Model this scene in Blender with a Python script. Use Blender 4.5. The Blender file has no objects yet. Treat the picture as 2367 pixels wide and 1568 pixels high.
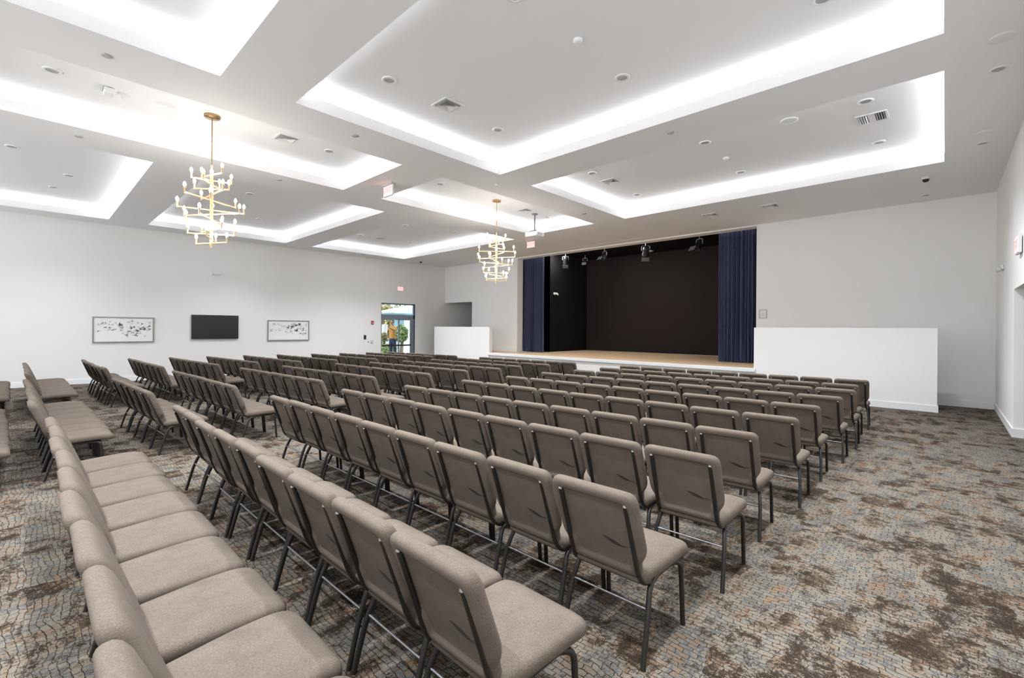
import bpy, bmesh, math, random
from mathutils import Vector, Matrix
random.seed(11)
S = bpy.context.scene
COL = S.collection
PI = math.pi
R = math.radians

# ------------------------------------------------------------------ camera
cam_d = bpy.data.cameras.new('camera')
cam = bpy.data.objects.new('camera', cam_d)
COL.objects.link(cam)
cam_d.sensor_fit = 'HORIZONTAL'
cam_d.sensor_width = 36.0
cam_d.lens = 1059.87 / 2367 * 36.0
cam_d.shift_y = -23.87 / 2367
cam_d.clip_end = 300
YAW, ROLL = R(43.352), R(0.3748)
fw = Vector((-math.sin(YAW), math.cos(YAW), 0))
rt = Vector((math.cos(YAW), math.sin(YAW), 0))
up = Vector((0, 0, 1))
rt2 = rt * math.cos(ROLL) + up * math.sin(ROLL)
up2 = -rt * math.sin(ROLL) + up * math.cos(ROLL)
M3 = Matrix((rt2, up2, -fw)).transposed()
cam.matrix_world = Matrix.Translation((0, 0, 1.7)) @ M3.to_4x4()
S.camera = cam

# ------------------------------------------------------------------ world, sun, exposure
w = bpy.data.worlds.new('world')
S.world = w
w.use_nodes = True
bg = w.node_tree.nodes['Background']
# overcast sky above, brighter half below the horizon added to light the ceilings
wt = w.node_tree
g_ = wt.nodes.new('ShaderNodeTexCoord')
sx_ = wt.nodes.new('ShaderNodeSeparateXYZ')
mr_ = wt.nodes.new('ShaderNodeMapRange')
mr_.inputs['From Min'].default_value = -0.01
mr_.inputs['From Max'].default_value = 0.01
mc_ = wt.nodes.new('ShaderNodeMix')
mc_.data_type = 'RGBA'
SKY, LOWER_FILL = 0.95, 1.2
mc_.inputs[6].default_value = (LOWER_FILL * 0.95, LOWER_FILL * 0.97, LOWER_FILL, 1)
mc_.inputs[7].default_value = (SKY * 0.93, SKY * 0.96, SKY, 1)
wt.links.new(g_.outputs['Generated'], sx_.inputs[0])
wt.links.new(sx_.outputs['Z'], mr_.inputs['Value'])
wt.links.new(mr_.outputs[0], mc_.inputs[0])
wt.links.new(mc_.outputs[2], bg.inputs['Color'])
bg.inputs['Strength'].default_value = 1.0
sun_d = bpy.data.lights.new('sun', 'SUN')
sun_d.energy = 3.5
sun_d.angle = R(1.0)
sun_d.color = (1, 0.96, 0.9)
sun = bpy.data.objects.new('sun', sun_d)
COL.objects.link(sun)
sun.rotation_euler = Vector((-0.5, -0.12, -0.85)).to_track_quat('-Z', 'Y').to_euler()
S.view_settings.view_transform = 'Standard'
S.view_settings.look = 'None'
S.view_settings.gamma = 1
S.view_settings.use_curve_mapping = False
S.view_settings.exposure = 1.33
S.cycles.use_denoising = True
S.cycles.max_bounces = 6
S.cycles.diffuse_bounces = 4
S.cycles.glossy_bounces = 2
S.cycles.transmission_bounces = 4
S.cycles.transparent_max_bounces = 6
S.cycles.sample_clamp_indirect = 4.0
S.cycles.caustics_reflective = False
S.cycles.caustics_refractive = False

COVE_STRENGTH = 40.0
BULB_STRENGTH = 46.0
DISC_STRENGTH = 95.0
SPOT_W = 236.0
CARPET_TONE = (0.280, 0.258, 0.236)
COVE_GAIN = (0.15, 0.20, 0.44, 0.10, 0.22, 0.18, 0.20, 0.40)

# ------------------------------------------------------------------ materials
def mat(name, col, rough=0.6, metal=0.0, spec=0.5, emit=None, estr=0.0):
    m = bpy.data.materials.new(name)
    m.use_nodes = True
    b = m.node_tree.nodes['Principled BSDF']
    b.inputs['Base Color'].default_value = (*col, 1)
    b.inputs['Roughness'].default_value = rough
    b.inputs['Metallic'].default_value = metal
    b.inputs['Specular IOR Level'].default_value = spec
    if emit:
        b.inputs['Emission Color'].default_value = (*emit, 1)
        b.inputs['Emission Strength'].default_value = estr
    return m

def nd(m, typ, **kw):
    n = m.node_tree.nodes.new(typ)
    for k, v in kw.items():
        if k.startswith('i_'):
            key = k[2:]
            key = int(key) if key.isdigit() else key.replace('_', ' ')
            n.inputs[key].default_value = v
        else:
            setattr(n, k, v)
    return n

def lk(m, a, b):
    m.node_tree.links.new(a, b)

def ramp(m, fac, stops, interp='LINEAR'):
    n = m.node_tree.nodes.new('ShaderNodeValToRGB')
    cr = n.color_ramp
    cr.interpolation = interp
    while len(cr.elements) < len(stops):
        cr.elements.new(0.5)
    for e, (p, c) in zip(cr.elements, stops):
        e.position = p
        e.color = (*c, 1)
    lk(m, fac, n.inputs['Fac'])
    return n

def mixc(m, fac, a, b, mode='MIX'):
    n = m.node_tree.nodes.new('ShaderNodeMix')
    n.data_type = 'RGBA'
    n.blend_type = mode
    for s, v in ((n.inputs[0], fac), (n.inputs[6], a), (n.inputs[7], b)):
        if hasattr(v, 'links') or hasattr(v, 'is_linked'):
            lk(m, v, s)
        elif isinstance(v, tuple):
            s.default_value = (*v, 1)
        else:
            s.default_value = v
    return n.outputs[2]

def mth(m, op, a, b=0.0, clamp=False):
    n = m.node_tree.nodes.new('ShaderNodeMath')
    n.operation = op
    n.use_clamp = clamp
    for s, v in ((n.inputs[0], a), (n.inputs[1], b)):
        if hasattr(v, 'is_linked'):
            lk(m, v, s)
        else:
            s.default_value = v
    return n.outputs[0]

def paint(name, col, var=0.02):
    m = mat(name, col, 0.75, spec=0.25)
    b = m.node_tree.nodes['Principled BSDF']
    g = nd(m, 'ShaderNodeNewGeometry')
    n = nd(m, 'ShaderNodeTexNoise', i_Scale=60.0, i_Detail=3.0)
    lk(m, g.outputs['Position'], n.inputs['Vector'])
    bu = nd(m, 'ShaderNodeBump', i_Strength=0.06, i_Distance=0.004)
    lk(m, n.outputs['Fac'], bu.inputs['Height'])
    lk(m, bu.outputs['Normal'], b.inputs['Normal'])
    return m

def fabric(name, dark, light, scale=420):
    m = mat(name, light, 0.92, spec=0.12)
    b = m.node_tree.nodes['Principled BSDF']
    tc = nd(m, 'ShaderNodeTexCoord')
    mp = nd(m, 'ShaderNodeMapping')
    mp.inputs['Scale'].default_value = (1.0, 0.35, 1.0)
    lk(m, tc.outputs['Object'], mp.inputs['Vector'])
    n = nd(m, 'ShaderNodeTexNoise', i_Scale=float(scale), i_Detail=2.0)
    lk(m, mp.outputs['Vector'], n.inputs['Vector'])
    r = ramp(m, n.outputs['Fac'], [(0.3, dark), (0.7, light)])
    n2 = nd(m, 'ShaderNodeTexNoise', i_Scale=9.0, i_Detail=3.0)
    lk(m, tc.outputs['Object'], n2.inputs['Vector'])
    r2 = ramp(m, n2.outputs['Fac'], [(0.3, (0.88, 0.88, 0.88)), (0.7, (1.06, 1.06, 1.06))])
    c = mixc(m, 1.0, r.outputs['Color'], r2.outputs['Color'], 'MULTIPLY')
    lk(m, c, b.inputs['Base Color'])
    bu = nd(m, 'ShaderNodeBump', i_Strength=0.25, i_Distance=0.001)
    lk(m, n.outputs['Fac'], bu.inputs['Height'])
    lk(m, bu.outputs['Normal'], b.inputs['Normal'])
    return m

def carpet():
    m = mat('carpet', (0.2, 0.17, 0.14), 0.95, spec=0.1)
    b = m.node_tree.nodes['Principled BSDF']
    pos = nd(m, 'ShaderNodeNewGeometry').outputs['Position']
    def noise(vec, scale, detail, rough, out='Fac'):
        n = nd(m, 'ShaderNodeTexNoise', i_Scale=float(scale), i_Detail=float(detail), i_Roughness=rough)
        lk(m, vec, n.inputs['Vector'])
        return n.outputs[out]
    def mapped(vec, sc, loc=(0, 0, 0)):
        n = nd(m, 'ShaderNodeMapping')
        n.inputs['Scale'].default_value = sc
        n.inputs['Location'].default_value = loc
        lk(m, vec, n.inputs['Vector'])
        return n.outputs['Vector']
    def warp(vec, scale, amt, detail=2.0):
        c = noise(vec, scale, detail, 0.5, 'Color')
        a = nd(m, 'ShaderNodeVectorMath', operation='SUBTRACT')
        lk(m, c, a.inputs[0]); a.inputs[1].default_value = (0.5, 0.5, 0.5)
        k = nd(m, 'ShaderNodeVectorMath', operation='SCALE')
        lk(m, a.outputs[0], k.inputs[0]); k.inputs['Scale'].default_value = amt
        d_ = nd(m, 'ShaderNodeVectorMath', operation='ADD')
        lk(m, vec, d_.inputs[0]); lk(m, k.outputs[0], d_.inputs[1])
        return d_.outputs[0]
    def bricks(vec, w_, h_, mort, off):
        n = nd(m, 'ShaderNodeTexBrick', offset=off)
        for k, v in (('Scale', 1.0), ('Brick Width', w_), ('Row Height', h_), ('Mortar Size', mort), ('Mortar Smooth', 0.5), ('Bias', 0.0)):
            n.inputs[k].default_value = v
        n.inputs['Color1'].default_value = (0, 0, 0, 1)
        n.inputs['Color2'].default_value = (1, 1, 1, 1)
        lk(m, vec, n.inputs['Vector'])
        return n.outputs['Color'], n.outputs['Fac']
    wv = warp(warp(pos, 3.0, 0.12), 26.0, 0.020)
    stone, grout = bricks(wv, 0.068, 0.034, 0.0030, 0.5)
    block, _ = bricks(warp(pos, 4.0, 0.16, 4.0), 0.30, 0.21, 0.0, 0.37)
    fine = noise(pos, 55, 5, 0.78)
    grain = noise(mapped(pos, (0.8, 1.5, 1)), 150, 3, 0.7)
    # woven palette: short bands of grey white, sand, slate blue and taupe
    p1 = noise(mapped(warp(pos, 6.0, 0.10), (1.3, 0.6, 1)), 4.2, 6, 0.70)
    pf = mth(m, 'ADD', p1, mth(m, 'MULTIPLY', mth(m, 'SUBTRACT', block, 0.5), 0.10))
    pf = mth(m, 'ADD', pf, mth(m, 'MULTIPLY', mth(m, 'SUBTRACT', stone, 0.5), 0.07))
    pal = ramp(m, pf, [(0.27, (0.15, 0.115, 0.085)), (0.35, (0.29, 0.24, 0.19)), (0.41, (0.58, 0.42, 0.31)),
                       (0.45, (0.62, 0.56, 0.48)), (0.535, (0.57, 0.56, 0.52)), (0.57, (0.31, 0.335, 0.375)),
                       (0.60, (0.49, 0.47, 0.43)), (0.67, (0.60, 0.43, 0.31))])
    # worn brown areas with ragged speckled edges
    b0 = noise(mapped(pos, (1.5, 0.62, 1), (3.1, 7.7, 0)), 3.6, 4, 0.6)
    b2 = noise(mapped(warp(pos, 5.0, 0.1), (1.0, 1.15, 1), (1.3, 2.7, 0)), 10.5, 6, 0.72)
    b1 = mth(m, 'ADD', mth(m, 'MULTIPLY', b0, 0.45), mth(m, 'MULTIPLY', b2, 0.58))
    bs = mth(m, 'ADD', b1, mth(m, 'MULTIPLY', mth(m, 'SUBTRACT', block, 0.5), -0.15))
    bs = mth(m, 'ADD', bs, mth(m, 'MULTIPLY', mth(m, 'SUBTRACT', fine, 0.5), 0.62))
    bmask = ramp(m, bs, [(0.525, (0, 0, 0)), (0.585, (1, 1, 1))])
    brown = ramp(m, mth(m, 'ADD', mth(m, 'MULTIPLY', fine, 0.6), mth(m, 'MULTIPLY', grain, 0.4)),
                 [(0.36, (0.035, 0.026, 0.019)), (0.50, (0.085, 0.062, 0.046)), (0.59, (0.20, 0.155, 0.12)), (0.64, (0.52, 0.46, 0.38))])
    gf = mth(m, 'MULTIPLY', grout, ramp(m, fine, [(0.30, (0.25, 0.25, 0.25)), (0.55, (1, 1, 1))]).outputs['Color'])
    c1 = mixc(m, gf, pal.outputs['Color'], (0.05, 0.042, 0.034))
    c2 = mixc(m, bmask.outputs['Color'], c1, brown.outputs['Color'])
    sp = ramp(m, grain, [(0.28, (0.48, 0.48, 0.48)), (0.72, (1.5, 1.5, 1.5))])
    c3 = mixc(m, 1.0, c2, sp.outputs['Color'], 'MULTIPLY')
    c4 = mixc(m, 1.0, c3, CARPET_TONE, 'MULTIPLY')
    lk(m, c4, b.inputs['Base Color'])
    bu = nd(m, 'ShaderNodeBump', i_Strength=0.5, i_Distance=0.004)
    lk(m, grain, bu.inputs['Height'])
    lk(m, bu.outputs['Normal'], b.inputs['Normal'])
    return m

def wood():
    m = mat('stage_wood', (0.55, 0.36, 0.2), 0.45)
    b = m.node_tree.nodes['Principled BSDF']
    g = nd(m, 'ShaderNodeNewGeometry')
    br = nd(m, 'ShaderNodeTexBrick', offset=0.4)
    br.inputs['Scale'].default_value = 1.0
    br.inputs['Brick Width'].default_value = 1.1
    br.inputs['Row Height'].default_value = 0.08
    br.inputs['Mortar Size'].default_value = 0.002
    br.inputs['Color1'].default_value = (0.76, 0.53, 0.32, 1)
    br.inputs['Color2'].default_value = (0.84, 0.61, 0.39, 1)
    br.inputs['Mortar'].default_value = (0.5, 0.34, 0.2, 1)
    lk(m, g.outputs['Position'], br.inputs['Vector'])
    n = nd(m, 'ShaderNodeTexNoise', i_Scale=14.0, i_Detail=5.0)
    lk(m, g.outputs['Position'], n.inputs['Vector'])
    r = ramp(m, n.outputs['Fac'], [(0.3, (0.85, 0.85, 0.85)), (0.7, (1.05, 1.05, 1.05))])
    lk(m, mixc(m, 1.0, br.outputs['Color'], r.outputs['Color'], 'MULTIPLY'), b.inputs['Base Color'])
    return m

def leafy(name, a, bcol):
    m = mat(name, a, 0.6)
    b = m.node_tree.nodes['Principled BSDF']
    g = nd(m, 'ShaderNodeNewGeometry')
    n = nd(m, 'ShaderNodeTexNoise', i_Scale=9.0, i_Detail=4.0)
    lk(m, g.outputs['Position'], n.inputs['Vector'])
    r = ramp(m, n.outputs['Fac'], [(0.35, a), (0.65, bcol)])
    lk(m, r.outputs['Color'], b.inputs['Base Color'])
    return m

M = dict(
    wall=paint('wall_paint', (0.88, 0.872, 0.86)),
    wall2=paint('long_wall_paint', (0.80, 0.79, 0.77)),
    ceil=paint('ceiling_paint', (0.87, 0.87, 0.875)),
    trim=mat('trim_white', (0.84, 0.85, 0.86), 0.45),
    carpet=carpet(),
    fabric=fabric('taupe_fabric', (0.092, 0.074, 0.060), (0.160, 0.130, 0.107)),
    frame=mat('dark_bronze_frame', (0.014, 0.012, 0.010), 0.38, 0.0, 0.4),
    steel=mat('stretcher_steel', (0.30, 0.30, 0.31), 0.35, 0.8),
    cap=mat('post_cap_nickel', (0.34, 0.34, 0.33), 0.32, 0.6),
    pocket=mat('pocket_dark', (0.02, 0.017, 0.014), 0.95),
    wood=wood(),
    black=mat('stage_black', (0.010, 0.010, 0.012), 0.9, spec=0.1),
    backdrop=mat('stage_backdrop_cloth', (0.028, 0.022, 0.021), 0.95, spec=0.05),
    navy=fabric('navy_curtain', (0.060, 0.068, 0.125), (0.095, 0.108, 0.190), 200),
    brass=mat('brass', (0.78, 0.56, 0.34), 0.36, 0.85),
    brassdark=mat('darkened_brass', (0.34, 0.22, 0.10), 0.4, 0.8),  # brass darkened in colour to offset the tray glow on canopy and rod
    bulb=mat('bulb_glow', (1, 1, 1), 0.4, emit=(1.0, 0.94, 0.86), estr=BULB_STRENGTH),
    cove=mat('cove_led', (1, 1, 1), 0.5, emit=(0.94, 0.97, 1.0), estr=COVE_STRENGTH),
    white=mat('white_plastic', (0.80, 0.80, 0.80), 0.4),
    offwhite=mat('grey_plastic', (0.50, 0.50, 0.49), 0.45),
    baffle=mat('downlight_baffle', (0.42, 0.42, 0.42), 0.5),
    vdark=mat('vent_dark', (0.06, 0.06, 0.06), 0.8),
    blackgloss=mat('screen_black', (0.012, 0.012, 0.014), 0.25),
    plastic=mat('black_plastic', (0.015, 0.015, 0.016), 0.4),
    red=mat('alarm_red', (0.35, 0.03, 0.03), 0.4),
    signface=mat('sign_face', (0.85, 0.5, 0.5), 0.4, emit=(1.0, 0.42, 0.42), estr=0.45),
    signred=mat('sign_letters', (0.8, 0.2, 0.2), 0.4, emit=(1.0, 0.25, 0.26), estr=0.5),
    alu=mat('blue_grey_aluminium', (0.20, 0.24, 0.29), 0.35, 0.3),
    disc=mat('disc_glow', (1, 1, 1), 0.4, emit=(1.0, 0.96, 0.9), estr=DISC_STRENGTH),
    gunmetal=mat('lamp_grey', (0.17, 0.17, 0.175), 0.4, 0.2),
    canvas=mat('canvas_white', (0.80, 0.80, 0.79), 0.8),
    ink=mat('bird_grey', (0.33, 0.32, 0.31), 0.8),
    ink2=mat('bird_pale', (0.55, 0.54, 0.53), 0.8),
    pewter=mat('pewter_frame', (0.30, 0.28, 0.26), 0.35, 0.5),
    skin=mat('skin', (0.52, 0.33, 0.24), 0.55),
    hair=mat('hair', (0.05, 0.035, 0.03), 0.7),
    orange=mat('orange_shirt', (0.70, 0.36, 0.10), 0.85),
    denim=mat('navy_trousers', (0.03, 0.05, 0.10), 0.9),
    cloth=mat('white_cloth', (0.85, 0.85, 0.85), 0.9),
    leather=mat('black_shoe', (0.02, 0.02, 0.02), 0.5),
    concrete=mat('pale_concrete', (0.40, 0.40, 0.39), 0.8),
    render_white=mat('white_render', (0.70, 0.72, 0.73), 0.8),
    render_blue=mat('blue_render', (0.38, 0.62, 0.76), 0.8),
    aqua=mat('aqua_roof', (0.34, 0.52, 0.53), 0.6),
    bark=mat('bark', (0.10, 0.075, 0.055), 0.9),
    leaf=leafy('leaf_green', (0.05, 0.10, 0.035), (0.22, 0.30, 0.09)),
    leaf2=leafy('leaf_olive', (0.09, 0.10, 0.05), (0.42, 0.36, 0.15)),
)
gm = bpy.data.materials.new('clear_glass')
gm.use_nodes = True
nt = gm.node_tree
nt.nodes.clear()
o_ = nt.nodes.new('ShaderNodeOutputMaterial')
tr_ = nt.nodes.new('ShaderNodeBsdfTransparent')
tr_.inputs[0].default_value = (0.92, 0.95, 0.96, 1)
gl_ = nt.nodes.new('ShaderNodeBsdfGlossy')
gl_.inputs['Roughness'].default_value = 0.03
fr_ = nt.nodes.new('ShaderNodeFresnel')
fr_.inputs['IOR'].default_value = 1.25
mx_ = nt.nodes.new('ShaderNodeMixShader')
nt.links.new(fr_.outputs[0], mx_.inputs[0])
nt.links.new(tr_.outputs[0], mx_.inputs[1])
nt.links.new(gl_.outputs[0], mx_.inputs[2])
nt.links.new(mx_.outputs[0], o_.inputs[0])
M['glass'] = gm

# ------------------------------------------------------------------ mesh helpers
class MB:
    def __init__(s):
        s.v, s.f, s.sm, s.mi = [], [], [], []
    def add(s, vs, fs, smooth=False, mi=0):
        o = len(s.v)
        s.v += [tuple(v) for v in vs]
        s.f += [tuple(i + o for i in f) for f in fs]
        s.sm += [smooth] * len(fs)
        s.mi += [mi] * len(fs)
        return s
    def box(s, x0, x1, y0, y1, z0, z1, mi=0):
        v = [(x, y, z) for z in (z0, z1) for y in (y0, y1) for x in (x0, x1)]
        return s.add(v, [(0, 2, 3, 1), (4, 5, 7, 6), (0, 1, 5, 4), (2, 6, 7, 3), (0, 4, 6, 2), (1, 3, 7, 5)], mi=mi)
    def bbox(s, x0, x1, y0, y1, z0, z1, r=0.01, seg=2, mi=0):
        bm = bmesh.new()
        bmesh.ops.create_cube(bm, size=1)
        for v in bm.verts:
            v.co = Vector(((x0 + x1) / 2 + v.co.x * (x1 - x0), (y0 + y1) / 2 + v.co.y * (y1 - y0), (z0 + z1) / 2 + v.co.z * (z1 - z0)))
        bmesh.ops.bevel(bm, geom=bm.edges[:], offset=r, segments=seg, profile=0.5, affect='EDGES')
        bm.verts.index_update()
        s.add([v.co for v in bm.verts], [[v.index for v in f.verts] for f in bm.faces], mi=mi)
        bm.free()
        return s
    def tube(s, path, r, seg=8, caps=True, flat=1.0, mi=0):
        path = [Vector(p) for p in path]
        n = len(path)
        rs = r if isinstance(r, (list, tuple)) else [r] * n
        ref = None
        rings = []
        for i, p in enumerate(path):
            t = (path[min(i + 1, n - 1)] - path[max(i - 1, 0)]).normalized()
            if ref is None:
                a = Vector((1, 0, 0)) if abs(t.x) < 0.9 else Vector((0, 1, 0))
                ref = (a - t * a.dot(t)).normalized()
            else:
                ref = (ref - t * ref.dot(t)).normalized()
            b = t.cross(ref)
            rings.append([p + ref * (rs[i] * math.cos(2 * PI * k / seg + PI / seg)) + b * (rs[i] * flat * math.sin(2 * PI * k / seg + PI / seg)) for k in range(seg)])
        vs = [v for rg in rings for v in rg]
        fs = []
        for i in range(n - 1):
            for k in range(seg):
                k2 = (k + 1) % seg
                fs.append((i * seg + k, i * seg + k2, (i + 1) * seg + k2, (i + 1) * seg + k))
        s.add(vs, fs, seg > 4, mi)
        if caps:
            s.add(rings[0], [tuple(reversed(range(seg)))], mi=mi)
            s.add(rings[-1], [tuple(range(seg))], mi=mi)
        return s
    def lathe(s, prof, seg=20, c=(0, 0, 0), smooth=True, mi=0, mis=None):
        # prof: (radius, z) from one end to the other
        vs, fs = [], []
        for r_, z in prof:
            for k in range(seg):
                a = 2 * PI * k / seg
                vs.append((c[0] + r_ * math.cos(a), c[1] + r_ * math.sin(a), c[2] + z))
        for i in range(len(prof) - 1):
            for k in range(seg):
                k2 = (k + 1) % seg
                fs.append((i * seg + k, i * seg + k2, (i + 1) * seg + k2, (i + 1) * seg + k))
        return s.add(vs, fs, smooth, mi)
    def pad(s, outline, prof, place):
        # outline: closed 2-D polygon (ccw); prof: (inset, depth) rings; place(u, v, d) -> 3-D
        n = len(outline)
        us = [p[0] for p in outline]; vv = [p[1] for p in outline]
        cu, cv = (min(us) + max(us)) / 2, (min(vv) + max(vv)) / 2
        hu, hv = (max(us) - min(us)) / 2, (max(vv) - min(vv)) / 2
        vs, fs = [], []
        for ins, d in prof:
            for u, v in outline:
                vs.append(place(cu + (u - cu) * (1 - ins / hu), cv + (v - cv) * (1 - ins / hv), d))
        for i in range(len(prof) - 1):
            for k in range(n):
                k2 = (k + 1) % n
                fs.append((i * n + k, i * n + k2, (i + 1) * n + k2, (i + 1) * n + k))
        vs.append(place(cu, cv, prof[0][1])); vs.append(place(cu, cv, prof[-1][1]))
        a, b, L = len(vs) - 2, len(vs) - 1, (len(prof) - 1) * n
        for k in range(n):
            k2 = (k + 1) % n
            fs.append((a, k2, k))
            fs.append((b, L + k, L + k2))
        return s.add(vs, fs, True)
    def build(s, name, material, parent=None, loc=None):
        me = bpy.data.meshes.new(name)
        me.from_pydata(s.v, [], s.f)
        me.polygons.foreach_set('use_smooth', s.sm)
        me.polygons.foreach_set('material_index', s.mi)
        for mm in (material if isinstance(material, (list, tuple)) else [material]):
            me.materials.append(mm)
        me.update()
        o = bpy.data.objects.new(name, me)
        COL.objects.link(o)
        if parent:
            o.parent = parent
        if loc:
            o.location = loc
        return o

def fillet(pts, r, n=4):
    pts = [Vector(p) for p in pts]
    out = [pts[0]]
    for i in range(1, len(pts) - 1):
        a, p, b = pts[i - 1], pts[i], pts[i + 1]
        ra = min(r, (a - p).length * 0.49)
        rb = min(r, (b - p).length * 0.49)
        q0 = p + (a - p).normalized() * ra
        q1 = p + (b - p).normalized() * rb
        for k in range(n + 1):
            t = k / n
            out.append(q0 * (1 - t) ** 2 + p * 2 * t * (1 - t) + q1 * t * t)
    out.append(pts[-1])
    return out

def round_poly(pts, n=4):
    # pts: (x, y, r) ccw
    out = []
    m = len(pts)
    for i in range(m):
        p = Vector(pts[i][:2]); r = pts[i][2]
        a = Vector(pts[i - 1][:2]); b = Vector(pts[(i + 1) % m][:2])
        if r <= 0:
            out.append(tuple(p)); continue
        q0 = p + (a - p).normalized() * min(r, (a - p).length * 0.49)
        q1 = p + (b - p).normalized() * min(r, (b - p).length * 0.49)
        for k in range(n + 1):
            t = k / n
            q = q0 * (1 - t) ** 2 + p * 2 * t * (1 - t) + q1 * t * t
            out.append((q.x, q.y))
    return out

def tag(o, label=None, cat=None, group=None, kind=None):
    if label: o['label'] = label
    if cat: o['category'] = cat
    if group: o['group'] = group
    if kind: o['kind'] = kind
    return o

def empty(name, loc, label=None, cat=None, group=None, rz=0.0):
    o = bpy.data.objects.new(name, None)
    o.empty_display_size = 0.1
    COL.objects.link(o)
    o.location = loc
    o.rotation_euler = (0, 0, rz)
    return tag(o, label, cat, group)

def struct(name, mb, m, parent=None, label=None):
    o = mb.build(name, m, parent)
    o['kind'] = 'structure'
    if label: o['label'] = label
    return o

def copy_tree(o, parent=None):
    c = o.copy()
    COL.objects.link(c)
    c.parent = parent
    for ch in o.children:
        copy_tree(ch, c)
    return c

# ------------------------------------------------------------------ the room
XL, XR, YS, YB, ZC = -18.35, 0.81, 14.52, -5.0, 4.76
ZT, LIP = 5.10, 4.93
HALL = 21.0
struct('floor', MB().box(XL - 0.2, 2.6, YB, HALL, -0.1, 0), M['carpet'])

TRAYS = [(-6.45, -0.02, -2.34, 1.61), (-6.45, -0.02, 2.50, 6.45), (-6.45, -0.02, 7.38, 11.34),
         (-9.74, -7.41, -0.72, 4.82), (-9.74, -7.41, 5.75, 11.29),
         (-17.46, -10.74, -2.34, 1.61), (-17.46, -10.74, 2.50, 6.46), (-17.46, -10.74, 7.40, 11.48)]

def build_ceiling():
    mb = MB()
    xs = sorted({XL - 0.2, 2.6, *[t[0] for t in TRAYS], *[t[1] for t in TRAYS]})
    ys = sorted({YB, YS + 0.25, *[t[2] for t in TRAYS], *[t[3] for t in TRAYS]})
    for i in range(len(xs) - 1):
        for j in range(len(ys) - 1):
            cx, cy = (xs[i] + xs[i + 1]) / 2, (ys[j] + ys[j + 1]) / 2
            if any(t[0] < cx < t[1] and t[2] < cy < t[3] for t in TRAYS):
                continue
            mb.add([(xs[i], ys[j], ZC), (xs[i + 1], ys[j], ZC), (xs[i + 1], ys[j + 1], ZC), (xs[i], ys[j + 1], ZC)], [(0, 3, 2, 1)])
    T, D, ZL = 0.03, 0.30, 4.85
    def ring(t, e, z):
        return [(t[0] - e, t[2] - e, z), (t[1] + e, t[2] - e, z), (t[1] + e, t[3] + e, z), (t[0] - e, t[3] + e, z)]
    for t in TRAYS:
        rings = [ring(t, 0, ZC), ring(t, 0, LIP), ring(t, T, LIP), ring(t, T, ZL), ring(t, D, ZL), ring(t, D, ZT)]
        vs = [v for r_ in rings for v in r_]
        fs = []
        for i in range(len(rings) - 1):
            for k in range(4):
                k2 = (k + 1) % 4
                fs.append((i * 4 + k, (i + 1) * 4 + k, (i + 1) * 4 + k2, i * 4 + k2))
        n = (len(rings) - 1) * 4
        fs.append((n, n + 3, n + 2, n + 1))
        mb.add(vs, fs)
    ce = struct('ceiling', mb, M['ceil'])
    for t, gain in zip(TRAYS, COVE_GAIN):
        s = MB()
        e0, e1, za, zb = 0.16, 0.22, 4.940, 4.948
        a, b_ = (t[0] - e0, t[2] - e0, t[1] + e0, t[3] + e0), (t[0] - e1, t[2] - e1, t[1] + e1, t[3] + e1)
        lo_ = [(a[0], a[1], za), (a[2], a[1], za), (a[2], a[3], za), (a[0], a[3], za)]
        hi_ = [(b_[0], b_[1], zb), (b_[2], b_[1], zb), (b_[2], b_[3], zb), (b_[0], b_[3], zb)]
        s.add(lo_ + hi_, [(k, (k + 1) % 4, 4 + (k + 1) % 4, 4 + k) for k in range(4)])
        cm = M['cove'].copy()
        cm.node_tree.nodes['Principled BSDF'].inputs['Emission Strength'].default_value = COVE_STRENGTH * gain
        o = s.build('light_strip', cm, ce)
        o['label'] = 'glowing cove strip round a ceiling tray'
    return ce
build_ceiling()

DY0, DY1, DZ = 10.90, 12.70, 2.83
wl = MB()
wl.box(XL - 0.18, XL, YB, DY0, 0, ZC + 0.04)
wl.box(XL - 0.18, XL, DY1, HALL, 0, ZC + 0.04)
wl.box(XL - 0.18, XL, DY0, DY1, DZ, ZC + 0.04)
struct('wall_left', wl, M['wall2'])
OX0, OX1, OZ = -13.41, -3.98, 4.72
AX, AZ = -16.33, 2.97
ws = MB()
ws.box(XL, AX, YS, YS + 0.25, AZ, ZC + 0.04)
ws.box(AX, OX0, YS, YS + 0.36, 0, ZC + 0.04)
ws.box(OX0, OX1, YS, YS + 0.36, OZ, ZC + 0.04)
ws.box(OX1, XR, YS, YS + 0.36, 0, ZC + 0.04)
struct('wall_stage', ws, M['wall'])
wr = MB()
wr.box(XR, XR + 0.25, 10.95, YS + 0.36, 0, ZC + 0.04)
wr.box(XR, XR + 0.25, 8.6, 10.95, 2.39, ZC + 0.04)
wr.box(XR, XR + 0.25, YB, 8.6, 0, ZC + 0.04)
wr.box(XR + 0.25, 2.5, 10.95, 11.2, 0, 2.39)
wr.box(XR + 0.25, 2.5, 8.35, 8.6, 0, 2.39)
wr.box(2.3, 2.5, 8.6, 10.95, 0, 2.39)
wr.box(XR + 0.25, 2.5, 8.35, 11.2, 2.39, 2.6)
struct('wall_right', wr, M['wall'])
# hall beyond the left opening
wh = MB()
wh.box(AX, AX + 0.2, YS + 0.36, HALL, 0, 3.2)
wh.box(XL, AX, 20.8, HALL, 0, 3.2)
wh.box(XL, AX + 0.2, YS + 0.25, HALL, AZ, AZ + 0.2)
struct('wall_hall', wh, M['wall'])
# half walls screening the steps
HZ = 1.77
hl = MB().box(-17.36, -13.65, 13.10, 13.26, 0, HZ)
struct('wall_half_left', hl, M['wall'])
hr = MB().box(-3.64, -0.11, 13.10, 13.26, 0, HZ)
struct('wall_half_right', hr, M['wall'])
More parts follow.
